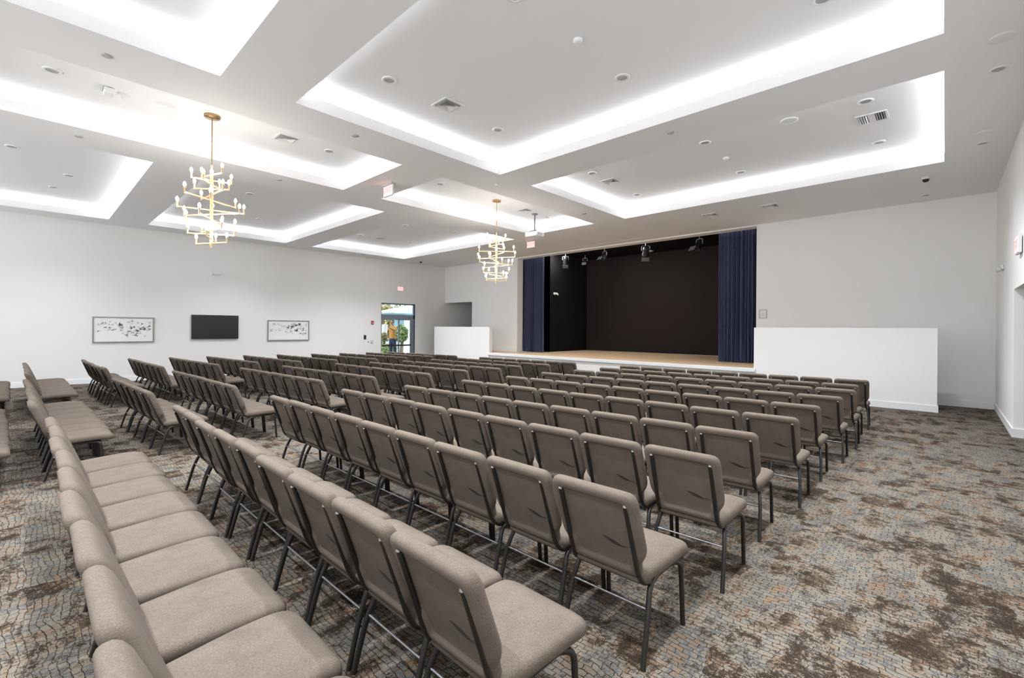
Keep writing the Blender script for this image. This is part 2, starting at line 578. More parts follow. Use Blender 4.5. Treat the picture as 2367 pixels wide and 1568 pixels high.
# baseboards
bz = 0.14
struct('baseboard_left', MB().box(XL, XL + 0.018, YB, DY0 - 0.06, 0, bz).box(XL, XL + 0.018, DY1 + 0.06, HALL - 0.25, 0, bz), M['trim'])
struct('baseboard_right', MB().box(XR - 0.018, XR, 10.95, YS, 0, bz).box(XR - 0.018, 2.3, 10.932, 10.95, 0, bz).box(XR - 0.018, XR, YB, 8.6, 0, bz), M['trim'])
struct('baseboard_stage', MB().box(-1.2, XR - 0.018, YS - 0.018, YS, 0, bz).box(-15.3, OX0, YS - 0.018, YS, 0.70, 0.70 + bz).box(OX0, OX0 + 0.015, YS - 0.018, YS + 0.36, 0.70, 0.70 + bz), M['trim'])
struct('baseboard_half', MB().box(-3.64, -0.092, 13.082, 13.10, 0, bz).box(-0.11, -0.092, 13.10, 13.26, 0, bz).box(-17.378, -13.65, 13.082, 13.10, 0, bz), M['trim'])

# ------------------------------------------------------------------ stage
ZS = 0.70
st = empty('stage', (-8.7, 13.1, 0), 'raised stage with a tan plank floor and white front, between the two half walls', 'stage')
def child(mb, name, m, parent):
    o = mb.build(name, m)
    o.parent = parent
    o.matrix_parent_inverse = Matrix.Translation(-Vector(parent.location))
    return o
child(MB().box(-13.62, -3.67, 13.14, 14.51, ZS - 0.04, ZS).box(OX0 + 0.01, OX1 - 0.01, 14.51, 15.44, ZS - 0.04, ZS).box(-12.46, -4.91, 15.44, 18.41, ZS - 0.04, ZS).box(-15.3, -13.62, 13.27, 14.51, ZS - 0.04, ZS).box(-3.67, -1.2, 13.27, 14.51, ZS - 0.04, ZS), 'deck', M['wood'], st)
child(MB().box(-13.64, -3.65, 13.115, 13.155, 0, ZS - 0.10), 'fascia', M['wall'], st)
child(MB().bbox(-13.70, -3.60, 13.055, 13.098, ZS - 0.10, ZS + 0.004, 0.012).box(-13.62, -3.67, 13.09, 13.15, ZS - 0.1, ZS - 0.04), 'nosing', M['trim'], st)
# stage house
sh = MB()
sh.box(-12.65, -12.47, 15.45, 18.75, ZS, 5.0)
sh.box(-13.9, -12.47, 15.45, 15.6, ZS, 5.0)
sh.box(-4.9, -4.72, 15.45, 18.75, ZS, 5.0)
sh.box(-4.72, -3.6, 15.45, 15.6, ZS, 5.0)
sh.box(-13.9, -13.75, 14.88, 15.6, ZS, 5.0)
sh.box(-3.75, -3.6, 14.88, 15.6, ZS, 5.0)
struct('wall_stage_sides', sh, M['black'])
struct('wall_stage_back', MB().box(-12.65, -4.72, 18.42, 18.6, ZS, 5.0), M['backdrop'])
struct('ceiling_stage', MB().box(-13.9, -3.6, YS + 0.3, 18.75, 5.0, 5.15), M['black'])

def curtain(x0, x1, y, z0, z1, nf, seed, label):
    rnd = random.Random(seed)
    mb = MB()
    n = nf * 8
    ph = [rnd.uniform(-0.5, 0.5) for _ in range(nf + 2)]
    am = [rnd.uniform(0.5, 1.0) for _ in range(nf + 2)]
    rows = [0, 0.04, 0.35, 0.7, 1.0]
    vs = []
    for side in (0, 1):
        for q, tz in enumerate(rows):
            z = z1 + (z0 - z1) * tz
            for i in range(n + 1):
                u = i / n * nf
                k = int(u)
                f = u - k
                a = am[k] * (1 - f) + am[k + 1] * f
                p = ph[k] * (1 - f) + ph[k + 1] * f
                sn = math.sin(2 * PI * u + p)
                d = a * 0.125 * (sn if sn < 0 else sn ** 0.6) + 0.03 * math.sin(5.1 * u + seed)
                x = x0 + (x1 - x0) * i / n + 0.02 * math.sin(4 * PI * u + p) + 0.012 * tz * math.sin(3 * u + tz * 4 + seed)
                vs.append((x, y + d * (0.6 + 0.4 * tz) + side * 0.012, z))
    fs = []
    W_ = n + 1
    L = len(rows) * W_
    for q in range(len(rows) - 1):
        for i in range(n):
            a = q * W_ + i
            fs.append((a, a + W_, a + W_ + 1, a + 1))
            fs.append((L + a, L + a + 1, L + a + W_ + 1, L + a + W_))
    for i in range(n):
        for q in (0, len(rows) - 1):
            a = q * W_ + i
            fs.append((a, a + 1, L + a + 1, L + a))
    for q in range(len(rows) - 1):
        for i in (0, n):
            a = q * W_ + i
            fs.append((a, L + a, L + a + W_, a + W_))
    mb.add(vs, fs, True)
    c = empty('stage_curtain', ((x0 + x1) / 2, y, z0), label, 'curtain', 'navy stage curtains')
    child(mb, 'drape', M['navy'], c)
    child(MB().box(x0 - 0.03, x1 + 0.03, y - 0.03, y + 0.04, z1, z1 + 0.06), 'curtain_track', M['plastic'], c)
curtain(-13.62, -12.40, 15.10, ZS + 0.01, 4.85, 11, 2, 'narrow navy pleated curtain drawn to the left side of the stage')
curtain(-5.24, -3.95, 15.10, ZS + 0.01, 4.85, 11, 5, 'wide navy pleated curtain drawn to the right side of the stage')

# stage lamps
def stage_lamp(x, y, label, tilt, turn, scale=1.0):
    t = empty('stage_lamp', (x, y, 4.78), label, 'stage light', 'stage lights under the stage ceiling', turn)
    t.scale = (scale,) * 3
    MB().tube([(0, 0, 0.22), (0, 0, 0.06)], 0.022, 8).build('hanger', M['gunmetal'], t)
    MB().tube(fillet([(-0.13, 0, -0.10), (-0.13, 0, 0.06), (0.13, 0, 0.06), (0.13, 0, -0.10)], 0.04), 0.016, 6).build('yoke', M['gunmetal'], t)
    can = MB().lathe([(0.001, 0.16), (0.06, 0.155), (0.095, 0.10), (0.105, -0.14), (0.115, -0.15), (0.115, -0.17), (0.09, -0.17), (0.085, -0.05), (0.001, -0.05)], 16)
    c = can.build('lamp_can', M['plastic'], t)
    c.location = (0, 0, -0.10)
    c.rotation_euler = (tilt, 0, 0)
    dd = MB()
    dd.box(-0.12, 0.12, -0.145, -0.135, -0.32, -0.17)
    b = dd.build('barn_door', M['gunmetal'], t)
    b.location = (0, 0, -0.10)
    b.rotation_euler = (tilt, 0, 0)
for x, y, lab, tl, tn, sc in ((-11.95, 16.0, 'grey stage lamp, leftmost under the stage ceiling near the left curtain', 0.7, 0.7, 1.0),
                      (-11.55, 16.9, 'small dim stage lamp, second from the left, farther back', -0.4, 0.3, 0.8),
                      (-10.0, 16.0, 'grey stage lamp, third from the left under the stage ceiling', -0.6, -0.4, 1.0),
                      (-8.2, 16.0, 'grey stage lamp hanging near the middle of the stage', 0.8, 0.6, 1.15),
                      (-6.2, 16.0, 'grey stage lamp, rightmost, beside the right curtain', -0.6, -0.5, 1.2)):
    stage_lamp(x, y, lab, tl, tn, sc)
for x, y, lab in ((-8.75, 15.9, 'white disc light flush on the stage ceiling near the middle lamp'),
                  (-9.0, 17.9, 'small white disc light deeper on the stage ceiling'),
                  (-12.0, 15.6, 'white disc light on the stage ceiling near the left curtain')):
    t = empty('disc_light', (x, y, 5.0), lab, 'ceiling light', 'flush disc lights over the stage')
    MB().lathe([(0.001, -0.05), (0.10, -0.045), (0.14, -0.02), (0.15, 0.0)], 20).build('diffuser', M['white' if y > 17 else 'disc'], t)
    MB().lathe([(0.15, -0.015), (0.165, -0.012), (0.165, 0)], 20).build('trim_ring', M['offwhite'], t)

def emergency(loc, rz, label):
    t = empty('emergency_light', loc, label, 'emergency light', 'twin emergency lights on the walls', rz)
    MB().bbox(-0.13, 0.13, -0.05, 0.0, -0.04, 0.05, 0.015).build('housing', M['white'], t)
    for sx in (-1, 1):
        l = MB().lathe([(0.001, -0.03), (0.03, -0.028), (0.042, 0.02), (0.036, 0.03), (0.001, 0.03)], 14).build('lamp_head', M['white'], t)
        l.location = (sx * 0.11, -0.06, -0.03)
        l.rotation_euler = (R(105), 0, R(15 * sx))
emergency((XL, 4.46, 3.54), R(90), 'white twin-head emergency light high above the black screen')
emergency((XR, 12.85, 2.93), R(-90), 'small white emergency light on the right wall near the corner')
emergency((-12.47, 15.95, 3.25), R(90), 'white emergency light on the black left side of the stage')

# ------------------------------------------------------------------ ceiling fittings
def downlight(x, y, z, label, group, r=0.10, lit=True, power=1.0):  # lit: hang an added fill beam under the fitting
    t = empty('downlight', (x, y, z), label, 'downlight', group)
    MB().lathe([(r, 0.0), (r, -0.010), (r - 0.008, -0.014), (r * 0.70, -0.010), (r * 0.66, -0.002)], 24).build('trim_ring', M['white'], t)
    MB().lathe([(r * 0.68, -0.008), (r * 0.60, -0.004), (0.001, -0.003)], 24).build('baffle', M['baffle'], t)
    if not lit:
        return
    ld = bpy.data.lights.new('added_fill_beam', 'SPOT')  # spot added to brighten seats and floor; the fittings themselves are off
    ld.energy = SPOT_W * power
    ld.spot_size = R(120)
    ld.spot_blend = 1.0
    ld.shadow_soft_size = 0.05
    ld.color = (0.91, 0.955, 1.0)
    lo = bpy.data.objects.new('added_fill_beam', ld)
    COL.objects.link(lo)
    lo.parent = t
    lo.location = (0, 0, -0.07)
TZ = ZT
dl = [(-5.55, 3.40, 'recessed downlight at the near left of the big central tray'),
      (-3.20, 3.40, 'recessed downlight at the top edge of the photo in the big central tray'),
      (-5.56, 5.51, 'recessed downlight by the far left corner of the big central tray'),
      (-3.18, 5.50, 'recessed downlight midway along the far side of the big central tray'),
      (-0.92, 5.58, 'recessed downlight at the far right of the big central tray')]
for x, y, l in dl: downlight(x, y, TZ, l, 'downlights in the big central tray')
dl = [(-0.87, 8.51, 'recessed downlight at the near right of the tray before the stage wall'),
      (-0.88, 10.50, 'recessed downlight at the far right of the tray before the stage wall'),
      (-3.18, 8.44, 'recessed downlight near the middle of the near side of the tray before the stage wall'),
      (-3.20, 10.50, 'recessed downlight midway along the far side of the tray before the stage wall'),
      (-5.59, 8.44, 'recessed downlight at the near left of the tray before the stage wall'),
      (-5.63, 10.51, 'recessed downlight at the far left of the tray before the stage wall')]
for x, y, l in dl: downlight(x, y, TZ, l, 'downlights in the tray before the stage wall', power=0.9 if y < 9 else 0.48)
dl = [(-8.65, 0.22, 'recessed downlight at the near end of the narrow tray, left of the nearer chandelier'),
      (-8.63, 3.99, 'recessed downlight at the far end of the tray with the nearer chandelier'),
      (-8.65, 6.67, 'recessed downlight at the near end of the tray with the farther chandelier'),
      (-8.80, 10.85, 'recessed downlight at the far end of the tray behind the projector')]
for x, y, l in dl: downlight(x, y, TZ, l, 'downlights in the narrow chandelier trays')
dl = [(-12.9, -0.2, 'recessed downlight, upper of the three in the leftmost tray'),
      (-14.4, 0.65, 'recessed downlight, middle of the three in the leftmost tray'),
      (-15.9, 0.45, 'recessed downlight, lowest of the three near the corner of the leftmost tray'),
      (-12.9, 3.9, 'recessed downlight to the right in the tray behind the nearer chandelier'),
      (-15.7, 5.0, 'recessed downlight near the far edge of the tray behind the nearer chandelier'),
      (-13.0, 8.6, 'recessed downlight at the near side of the far left tray'),
      (-15.4, 10.4, 'recessed downlight at the far side of the far left tray'),
      (-12.6, 10.4, 'recessed downlight at the far right of the far left tray'),
      (-15.6, 8.4, 'recessed downlight beside the vent in the far left tray')]
for x, y, l in dl: downlight(x, y, TZ, l, 'downlights in the trays along the picture wall', power=0.62 if y < 3 else 0.9)
dl = [(0.44, 7.75, 'recessed downlight on the ceiling border by the right wall, nearer one'),
      (0.43, 10.63, 'recessed downlight on the ceiling border by the right wall, farther one'),
      (-0.33, 13.83, 'recessed downlight on the ceiling border near the stage wall')]
for x, y, l in dl: downlight(x, y, ZC, l, 'downlights along the right ceiling border', 0.085, False)

for x, y, l in ((-0.90, 3.45, 'recessed downlight at the near right of the big central tray'),):
    downlight(x, y, TZ, l, 'downlights in the big central tray')
for x, y, l in ((-5.55, -1.3, 'left rear'), (-3.2, -1.3, 'middle rear'), (-0.9, -1.3, 'right rear'), (-5.55, 0.7, 'left'), (-3.2, 0.7, 'middle'), (-0.9, 0.7, 'right')):
    downlight(x, y, TZ, 'added unseen downlight in the tray at the top left, ' + l, 'added downlights in the tray at the top left')  # unseen fittings added for light on the near seats

def cap_disc(x, y, z, label, r, name, cat, group, m, h=0.012):
    o = MB().lathe([(0.001, -h), (r * 0.8, -h), (r, -h * 0.6), (r, 0)], 20).build(name, M[m])
    o.location = (x, y, z)
    tag(o, label, cat, group)
for x, y, l in ((-6.91, 0.61, 'sprinkler cap on the beam left of the big central tray, nearest'),
                (-6.85, 3.58, 'sprinkler cap on the beam between the nearer chandelier tray and the big central tray'),
                (-10.18, 0.56, 'sprinkler cap on the beam above the leftmost tray'),
                (-10.07, 3.59, 'sprinkler cap on the beam right of the nearer chandelier'),
                (-3.11, 6.85, 'sprinkler cap on the beam beyond the big central tray'),
                (-6.96, 10.12, 'sprinkler cap on the beam left of the tray before the stage wall')):
    cap_disc(x, y, ZC, l, 0.055, 'sprinkler_cap', 'sprinkler', 'concealed sprinkler caps', 'offwhite')
for x, y, l in ((-6.93, 6.82, 'bright white sprinkler cap where the beams cross beyond the big tray'),
                (-10.22, 6.90, 'bright white sprinkler cap where the beams cross left of the exit sign')):
    cap_disc(x, y, ZC, l, 0.05, 'sprinkler_cap', 'sprinkler', 'concealed sprinkler caps', 'white')
for x, y, l, z, r in ((-1.85, 8.46, 'flat round white ceiling speaker in the tray before the stage wall', TZ, 0.13),
                (0.42, 6.94, 'flat round speaker on the ceiling border by the right wall, nearer one', ZC, 0.11),
                (0.42, 10.08, 'flat round speaker on the ceiling border by the right wall, farther one', ZC, 0.10),
                (-8.70, 1.45, 'faint round ceiling speaker left of the nearer chandelier', TZ, 0.13)):
    cap_disc(x, y, z, l, r, 'ceiling_speaker', 'speaker', 'flat ceiling speakers', 'white', 0.014)
for x, y, l in ((-3.15, 4.43, 'small round detector in the middle of the big central tray'),
                (-3.15, 9.45, 'tiny detector in the middle of the tray before the stage wall')):
    cap_disc(x, y, TZ, l, 0.055, 'smoke_detector', 'smoke detector', 'small ceiling detectors', 'white', 0.04)
t = empty('dome_camera', (-0.29, 12.24, ZC), 'white dome camera with a dark lens on the ceiling near the stage wall', 'security camera', 'ceiling cameras')
MB().lathe([(0.07, 0), (0.07, -0.03), (0.055, -0.045)], 18).build('base', M['white'], t)
MB().lathe([(0.055, -0.04), (0.05, -0.075), (0.03, -0.095), (0.001, -0.10)], 18).build('dome', M['plastic'], t)
t = empty('dome_camera', (-17.55, 12.45, ZC), 'tiny black dome camera on the ceiling above the glass door', 'security camera', 'ceiling cameras')
MB().lathe([(0.05, 0), (0.05, -0.02), (0.04, -0.03)], 16).build('base', M['plastic'], t)
MB().lathe([(0.045, -0.025), (0.04, -0.06), (0.001, -0.08)], 16).build('dome', M['plastic'], t)
t = empty('ceiling_sensor', (-8.73, 0.80, TZ), 'white box sensor hanging in the tray left of the nearer chandelier', 'sensor')
MB().bbox(-0.10, 0.10, -0.06, 0.06, -0.085, -0.012, 0.012).build('housing', M['white'], t)
MB().box(-0.12, 0.06, -0.07, 0.05, -0.012, 0).build('mount_plate', M['offwhite'], t)

def vent(x, y, z, label, w=0.36, style=0):
    t = empty('ceiling_vent', (x, y, z), label, 'vent', 'square ceiling diffusers')
    f = MB()
    a, b = w / 2, w / 2 - 0.03
    for x0, x1, y0, y1 in ((-a, a, -a, -b), (-a, a, b, a), (-a, -b, -b, b), (b, a, -b, b)):
        f.box(x0, x1, y0, y1, -0.012, 0)
    f.build('frame', M['white'], t)
    MB().box(-b, b, -b, b, -0.003, -0.001).build('duct_opening', M['vdark'] if style else M['baffle'], t)
    s = MB()
    n = 4
    if style == 0:
        # four-way diffuser: angled blades facing each side, one open quarter catching light
        for k in range(4):
            c = 0.035 + k * 0.028
            for sg in (-1, 1):
                s.add([(-c, sg * c, -0.026), (c, sg * c, -0.026), (c - 0.012, sg * (c - 0.022), -0.004), (-c + 0.012, sg * (c - 0.022), -0.004)], [(0, 1, 2, 3)])
                s.add([(sg * c, -c, -0.026), (sg * c, c, -0.026), (sg * (c - 0.022), c - 0.012, -0.004), (sg * (c - 0.022), -c + 0.012, -0.004)], [(0, 1, 2, 3)])
    else:
        for sg in (-1, 1):
            for k in range(4):
                c = sg * (0.055 + 0.03 * k)
                s.add([(c, -b, -0.004), (c, b, -0.004), (c + sg * 0.016, b, -0.022), (c + sg * 0.016, -b, -0.022)], [(0, 1, 2, 3)])
        s.box(-0.045, 0.045, -b, b, -0.012, -0.006)
    s.build('louvre', M['white'], t)
vent(-5.52, 4.39, TZ, 'square four-way vent at the left of the big central tray')
vent(-0.86, 9.23, TZ, 'square vent with dark slots at the right of the tray before the stage wall', 0.40, 1)
vent(-5.59, 9.19, TZ, 'square vent at the left of the tray before the stage wall')
vent(-8.63, 3.20, TZ, 'square vent in the narrow tray right of the nearer chandelier')
vent(-8.77, 9.80, TZ, 'square vent in the tray beside the projector pole')
vent(-16.2, -0.75, TZ, 'square vent in the leftmost tray at the edge of the photo')
vent(-15.6, 9.2, TZ, 'square vent in the far left tray')
vent(-4.54, 12.47, ZC, 'flat square vent on the ceiling before the stage, left of two')
vent(-3.13, 12.53, ZC, 'flat square vent on the ceiling before the stage wall, right of two')
t = empty('slot_diffuser', (-8.65, 14.14, ZC), 'long thin slot diffuser in the ceiling along the stage opening', 'vent')
MB().box(-2.0, 2.0, -0.05, -0.035, -0.008, 0).box(-2.0, 2.0, 0.035, 0.05, -0.008, 0).box(-2.0, -1.985, -0.035, 0.035, -0.008, 0).box(1.985, 2.0, -0.035, 0.035, -0.008, 0).build('frame', M['white'], t)
MB().box(-1.985, 1.985, -0.035, 0.035, -0.003, -0.001).build('slot', M['offwhite'], t)

# projector
t = empty('projector', (-8.83, 10.3, TZ), 'white projector hanging on a pole from the tray behind the farther chandelier', 'projector')
MB().lathe([(0.001, -0.03), (0.09, -0.03), (0.09, 0)], 16).build('ceiling_plate', M['gunmetal'], t)
MB().tube([(0, 0, -0.02), (0, 0, -0.50)], 0.022, 8).build('pole', M['gunmetal'], t)
MB().box(-0.10, 0.10, -0.08, 0.08, -0.515, -0.50).tube([(-0.1, -0.08, -0.51), (-0.16, -0.12, -0.55)], 0.008, 6).tube([(0.1, -0.08, -0.51), (0.16, -0.12, -0.55)], 0.008, 6).tube([(-0.1, 0.08, -0.51), (-0.16, 0.12, -0.55)], 0.008, 6).tube([(0.1, 0.08, -0.51), (0.16, 0.12, -0.55)], 0.008, 6).build('bracket', M['gunmetal'], t)
MB().bbox(-0.23, 0.23, -0.18, 0.18, -0.68, -0.55, 0.025, 3).build('body', M['white'], t)
l = MB().lathe([(0.055, 0), (0.055, 0.03), (0.04, 0.035), (0.035, 0.015), (0.001, 0.012)], 16).build('lens', M['plastic'], t)
l.location = (0.10, 0.178, -0.615); l.rotation_euler = (R(-90), 0, 0)
MB().box(0.232, 0.236, -0.12, 0.08, -0.65, -0.58).build('grille', M['offwhite'], t)

# exit signs
def exit_sign(loc, rz, label, hang=False, w=0.34, h=0.22):
    t = empty('exit_sign', loc, label, 'exit sign', 'lit red exit signs', rz)
    MB().bbox(-w / 2, w / 2, -0.02, 0.02, -h / 2, h / 2, 0.006).build('housing', M['white'], t)
    MB().box(-w / 2 + 0.015, w / 2 - 0.015, -0.024, -0.02, -h / 2 + 0.015, h / 2 - 0.015).build('sign_face', M['signface'], t)
    fd = bpy.data.curves.new('exit_lettering', 'FONT')
    fd.body = 'EXIT'
    fd.size = h * 0.72
    fd.align_x = 'CENTER'; fd.align_y = 'CENTER'
    fd.extrude = 0.001
    fd.materials.append(M['signred'])
    tmp = bpy.data.objects.new('lettering_text', fd)
    me = bpy.data.meshes.new_from_object(tmp)
    bpy.data.objects.remove(tmp)
    fo = bpy.data.objects.new('lettering', me)
    COL.objects.link(fo)
    fo.parent = t
    fo.location = (0, -0.0255, 0)
    fo.rotation_euler = (R(90), 0, 0)
    if hang:
        MB().box(-w / 2, w / 2, -0.05, 0.05, h / 2 + 0.0, h / 2 + 0.035).build('canopy', M['offwhite'], t)
exit_sign((-8.62, 5.28, ZC - 0.145), 0.0, 'red exit sign hanging from the ceiling beam between the trays', True, 0.36)
exit_sign((-10.43, 11.98, ZC - 0.145), 0.0, 'red exit sign hanging from the ceiling below the projector', True, 0.36)
exit_sign((XL + 0.03, 11.86, 3.51), R(90), 'red exit sign on the wall above the glass door', False, 0.32, 0.20)
exit_sign((-18.2, 17.0, 2.55), 0.0, 'red exit sign glowing inside the dark opening left of the stage')
exit_sign((XR - 0.03, 10.0, 2.98), R(-90), 'red exit sign on the right wall at the edge of the photo', False, 0.40, 0.26)

# ------------------------------------------------------------------ chandeliers
TIERS = [(0.02, 0.25, 20, 1), (0.10, 0.27, 80, 1), (0.15, 0.24, 140, 1), (0.22, 0.26, 50, 1), (0.30, 0.46, 5, 1), (0.38, 0.47, 120, 1),
         (0.45, 0.52, 165, 1), (0.52, 0.45, 75, 1), (0.58, 0.50, 35, 1), (0.65, 0.42, 145, 1), (0.72, 0.36, 100, 1), (0.80, 0.34, 10, 1),
         (0.86, 0.33, 60, 1), (0.93, 0.31, 155, 1), (0.985, 0.30, 30, 1)]
def chandelier(x, y, label, zt, twist):
    t = empty('chandelier', (x, y, TZ), label, 'chandelier', 'brass candle chandeliers')
    MB().lathe([(0.001, -0.045), (0.105, -0.042), (0.115, -0.03), (0.115, 0)], 16).build('canopy', M['brassdark'], t)
    top, bot = zt - TZ, zt - 1.22 - TZ
    MB().tube([(0, 0, -0.04), (0, 0, top)], 0.008, 6).build('drop_rod', M['brassdark'], t)
    MB().tube([(0, 0, top), (0, 0, bot)], 0.028, 4).tube([(0, 0, top + 0.08), (0, 0, top)], 0.016, 8).tube([(0, 0, bot), (0, 0, bot - 0.03)], 0.012, 8).build('stem', M['brass'], t)
    for f, r, a, _ in TIERS:
        z = top - 0.05 + (bot - top + 0.08) * f
        a = R(a + twist)
        c, s_ = math.cos(a), math.sin(a)
        arm = MB().tube([(-c * r, -s_ * r, z), (c * r, s_ * r, z)], 0.014, 4)
        for sg in (-1, 1):
            arm.tube([(sg * c * r, sg * s_ * r, z - 0.012), (sg * c * r, sg * s_ * r, z + 0.07)], 0.014, 4)
            arm.lathe([(0.001, 0.07), (0.02, 0.07), (0.016, 0.085), (0.001, 0.086)], 8, (sg * c * r, sg * s_ * r, z))
        ao = arm.build('arm', M['brass'], t)
        for sg in (-1, 1):
            MB().lathe([(0.002, 0.085), (0.010, 0.088), (0.019, 0.102), (0.022, 0.118), (0.017, 0.138), (0.008, 0.154), (0.002, 0.160)], 8, (sg * c * r, sg * s_ * r, z)).build('bulb', M['bulb'], ao)
chandelier(-8.60, 2.04, 'brass chandelier of stacked candle arms, the nearer and larger of the two', 4.22, 0)
chandelier(-8.66, 8.55, 'brass chandelier of stacked candle arms, the farther one before the stage', 4.14, 40)

# ------------------------------------------------------------------ left wall things
def picture(y0, y1, z0, z1, label, seed):
    t = empty('framed_picture', (XL, (y0 + y1) / 2, z0), label, 'picture', 'bird pictures on the long wall', R(90))
    w, h = y1 - y0, z1 - z0
    fr = MB()
    for a, b, c, d in ((-w / 2, w / 2, 0, 0.03), (-w / 2, w / 2, h - 0.03, h), (-w / 2, -w / 2 + 0.03, 0.03, h - 0.03), (w / 2 - 0.03, w / 2, 0.03, h - 0.03)):
        fr.box(a, b, -0.045, 0, c, d)
    fr.build('frame', M['pewter'], t)
    MB().box(-w / 2 + 0.03, w / 2 - 0.03, -0.028, -0.002, 0.03, h - 0.03).build('canvas', M['canvas'], t)
    rnd = random.Random(seed)
    bd = MB()
    for k in range(78):
        if k < 46:
            u = min(0.96, max(0.42, rnd.gauss(0.70, 0.14)))
            v = 0.20 + 0.72 * rnd.random() if u > 0.5 else 0.4 + 0.4 * rnd.random()
            if v < 0.30 and rnd.random() < 0.6: v += 0.3
            s = rnd.uniform(0.05, 0.10)
        else:
            u = rnd.uniform(0.03, 0.48)
            v = 0.42 + 0.1 * math.sin(u * 9) + rnd.choice((0, 0.28)) + rnd.uniform(-0.04, 0.12)
            s = rnd.uniform(0.035, 0.06)
        v = min(v, 0.93)
        x = -w / 2 + 0.06 + u * (w - 0.12); z = 0.05 + v * (h - 0.12)
        a = rnd.uniform(-0.7, 0.7)
        mi = 0 if rnd.random() < 0.5 else 1
        def q(px, pz):
            return (max(-w / 2 + 0.035, min(w / 2 - 0.035, x + s * (px * math.cos(a) - pz * math.sin(a)))), -0.0295, max(0.035, min(h - 0.035, z + s * (px * math.sin(a) + pz * math.cos(a)))))
        bd.add([q(-1, 0.05), q(0, -0.16), q(0.9, 0.0), q(0.1, 0.14)], [(0, 1, 2, 3)], mi=mi)
        bd.add([q(-0.2, 0.05), q(0.35, 0.08), q(0.0, 0.85)], [(0, 1, 2)], mi=mi)
    bd.build('bird_print', [M['ink'], M['ink2']], t)
picture(1.34, 2.79, 1.20, 1.98, 'framed picture of grey birds in flight left of the black screen', 3)
picture(6.16, 7.69, 1.19, 1.96, 'framed picture of grey birds in flight right of the black screen', 4)
t = empty('wall_screen', (XL, 4.485, 1.28), 'black flat screen mounted between the two bird pictures', 'television', None, R(90))
MB().bbox(-0.70, 0.70, -0.07, -0.02, 0, 0.82, 0.006).build('bezel', M['plastic'], t)
MB().box(-0.685, 0.685, -0.073, -0.07, 0.02, 0.805).build('screen', M['blackgloss'], t)
MB().box(-0.25, 0.25, -0.02, 0, 0.2, 0.6).build('wall_mount', M['plastic'], t)
t = empty('fire_alarm', (XL, 10.46, 1.93), 'red fire alarm box on the wall left of the glass door', 'alarm', None, R(90))
MB().bbox(-0.06, 0.06, -0.05, 0, -0.075, 0.075, 0.008).build('housing', M['red'], t)
MB().box(-0.03, 0.03, -0.056, -0.05, -0.03, 0.0).build('strobe', M['white'], t)
t = empty('card_reader', (XL, 10.11, 1.29), 'black upright wall box, leftmost of the small boxes left of the door', 'card reader', None, R(90))
MB().bbox(-0.05, 0.05, -0.035, 0, -0.09, 0.09, 0.008).build('housing', M['plastic'], t)
MB().box(-0.03, 0.03, -0.038, -0.035, 0.02, 0.07).build('reader_panel', M['blackgloss'], t)
t = empty('wall_switch', (XL, 10.28, 1.08), 'tiny dark wall button between the black box and grey plate', 'switch', None, R(90))
MB().bbox(-0.03, 0.03, -0.012, 0, -0.03, 0.03, 0.004).build('plate', M['offwhite'], t)
MB().box(-0.015, 0.015, -0.02, -0.012, -0.015, 0.015).build('button', M['plastic'], t)
t = empty('wall_plate', (XL, 10.45, 1.08), 'grey switch plate beside the glass door frame', 'switch', None, R(90))
MB().bbox(-0.06, 0.06, -0.014, 0, -0.065, 0.065, 0.004).build('plate', M['offwhite'], t)
for sx in (-0.025, 0.025):
    MB().box(sx - 0.012, sx + 0.012, -0.02, -0.014, -0.02, 0.02).build('toggle', M['white'], t)
t = empty('framed_notice', (-3.80, YS, 2.17), 'small white notice in a grey frame beside the right curtain', 'notice', None, 0)
MB().box(-0.10, 0.10, -0.02, 0, -0.125, -0.108).box(-0.10, 0.10, -0.02, 0, 0.108, 0.125).box(-0.10, -0.083, -0.02, 0, -0.108, 0.108).box(0.083, 0.10, -0.02, 0, -0.108, 0.108).build('frame', M['pewter'], t)
MB().box(-0.083, 0.083, -0.012, 0, -0.108, 0.108).build('paper', M['canvas'], t)
MB().box(-0.045, 0.045, -0.0125, -0.012, 0.0, 0.012).box(-0.03, 0.03, -0.0125, -0.012, -0.02, -0.012).build('faint_print', M['ink2'], t)

# ------------------------------------------------------------------ glass door
d = empty('door_1', (XL, 11.8, 0), 'glazed aluminium door with a transom in the picture wall')
d['kind'] = 'structure'
def dchild(mb, name, m, label=None):
    o = child(mb, name, m, d)
    return o
x0, x1 = XL - 0.13, XL - 0.05
fr = MB()
fr.box(x0, x1, DY0, DY0 + 0.05, 0, DZ).box(x0, x1, DY1 - 0.06, DY1, 0, DZ).box(x0, x1, DY0, DY1, DZ - 0.06, DZ).box(x0, x1, DY0, DY1, 2.13, 2.31)
dchild(fr, 'frame', M['alu'])
lf = MB()
lf.box(x0 + 0.02, x1 - 0.01, DY0 + 0.05, DY0 + 0.07, 0.02, 2.13).box(x0 + 0.02, x1 - 0.01, DY1 - 0.22, DY1 - 0.06, 0.02, 2.13).box(x0 + 0.02, x1 - 0.01, 11.83, 11.89, 0.02, 2.13)
lf.box(x0 + 0.02, x1 - 0.01, DY0 + 0.07, DY1 - 0.22, 2.06, 2.13).box(x0 + 0.02, x1 - 0.01, DY0 + 0.07, DY1 - 0.22, 0.02, 0.22)
dchild(lf, 'door_leaf', M['alu'])
dchild(MB().box(x0 + 0.035, x0 + 0.041, DY0 + 0.07, DY1 - 0.22, 0.22, 2.06), 'door_pane', M['glass'])
dchild(MB().box(x0 + 0.035, x0 + 0.041, DY0 + 0.05, DY1 - 0.06, 2.31, DZ - 0.06), 'transom_pane', M['glass'])
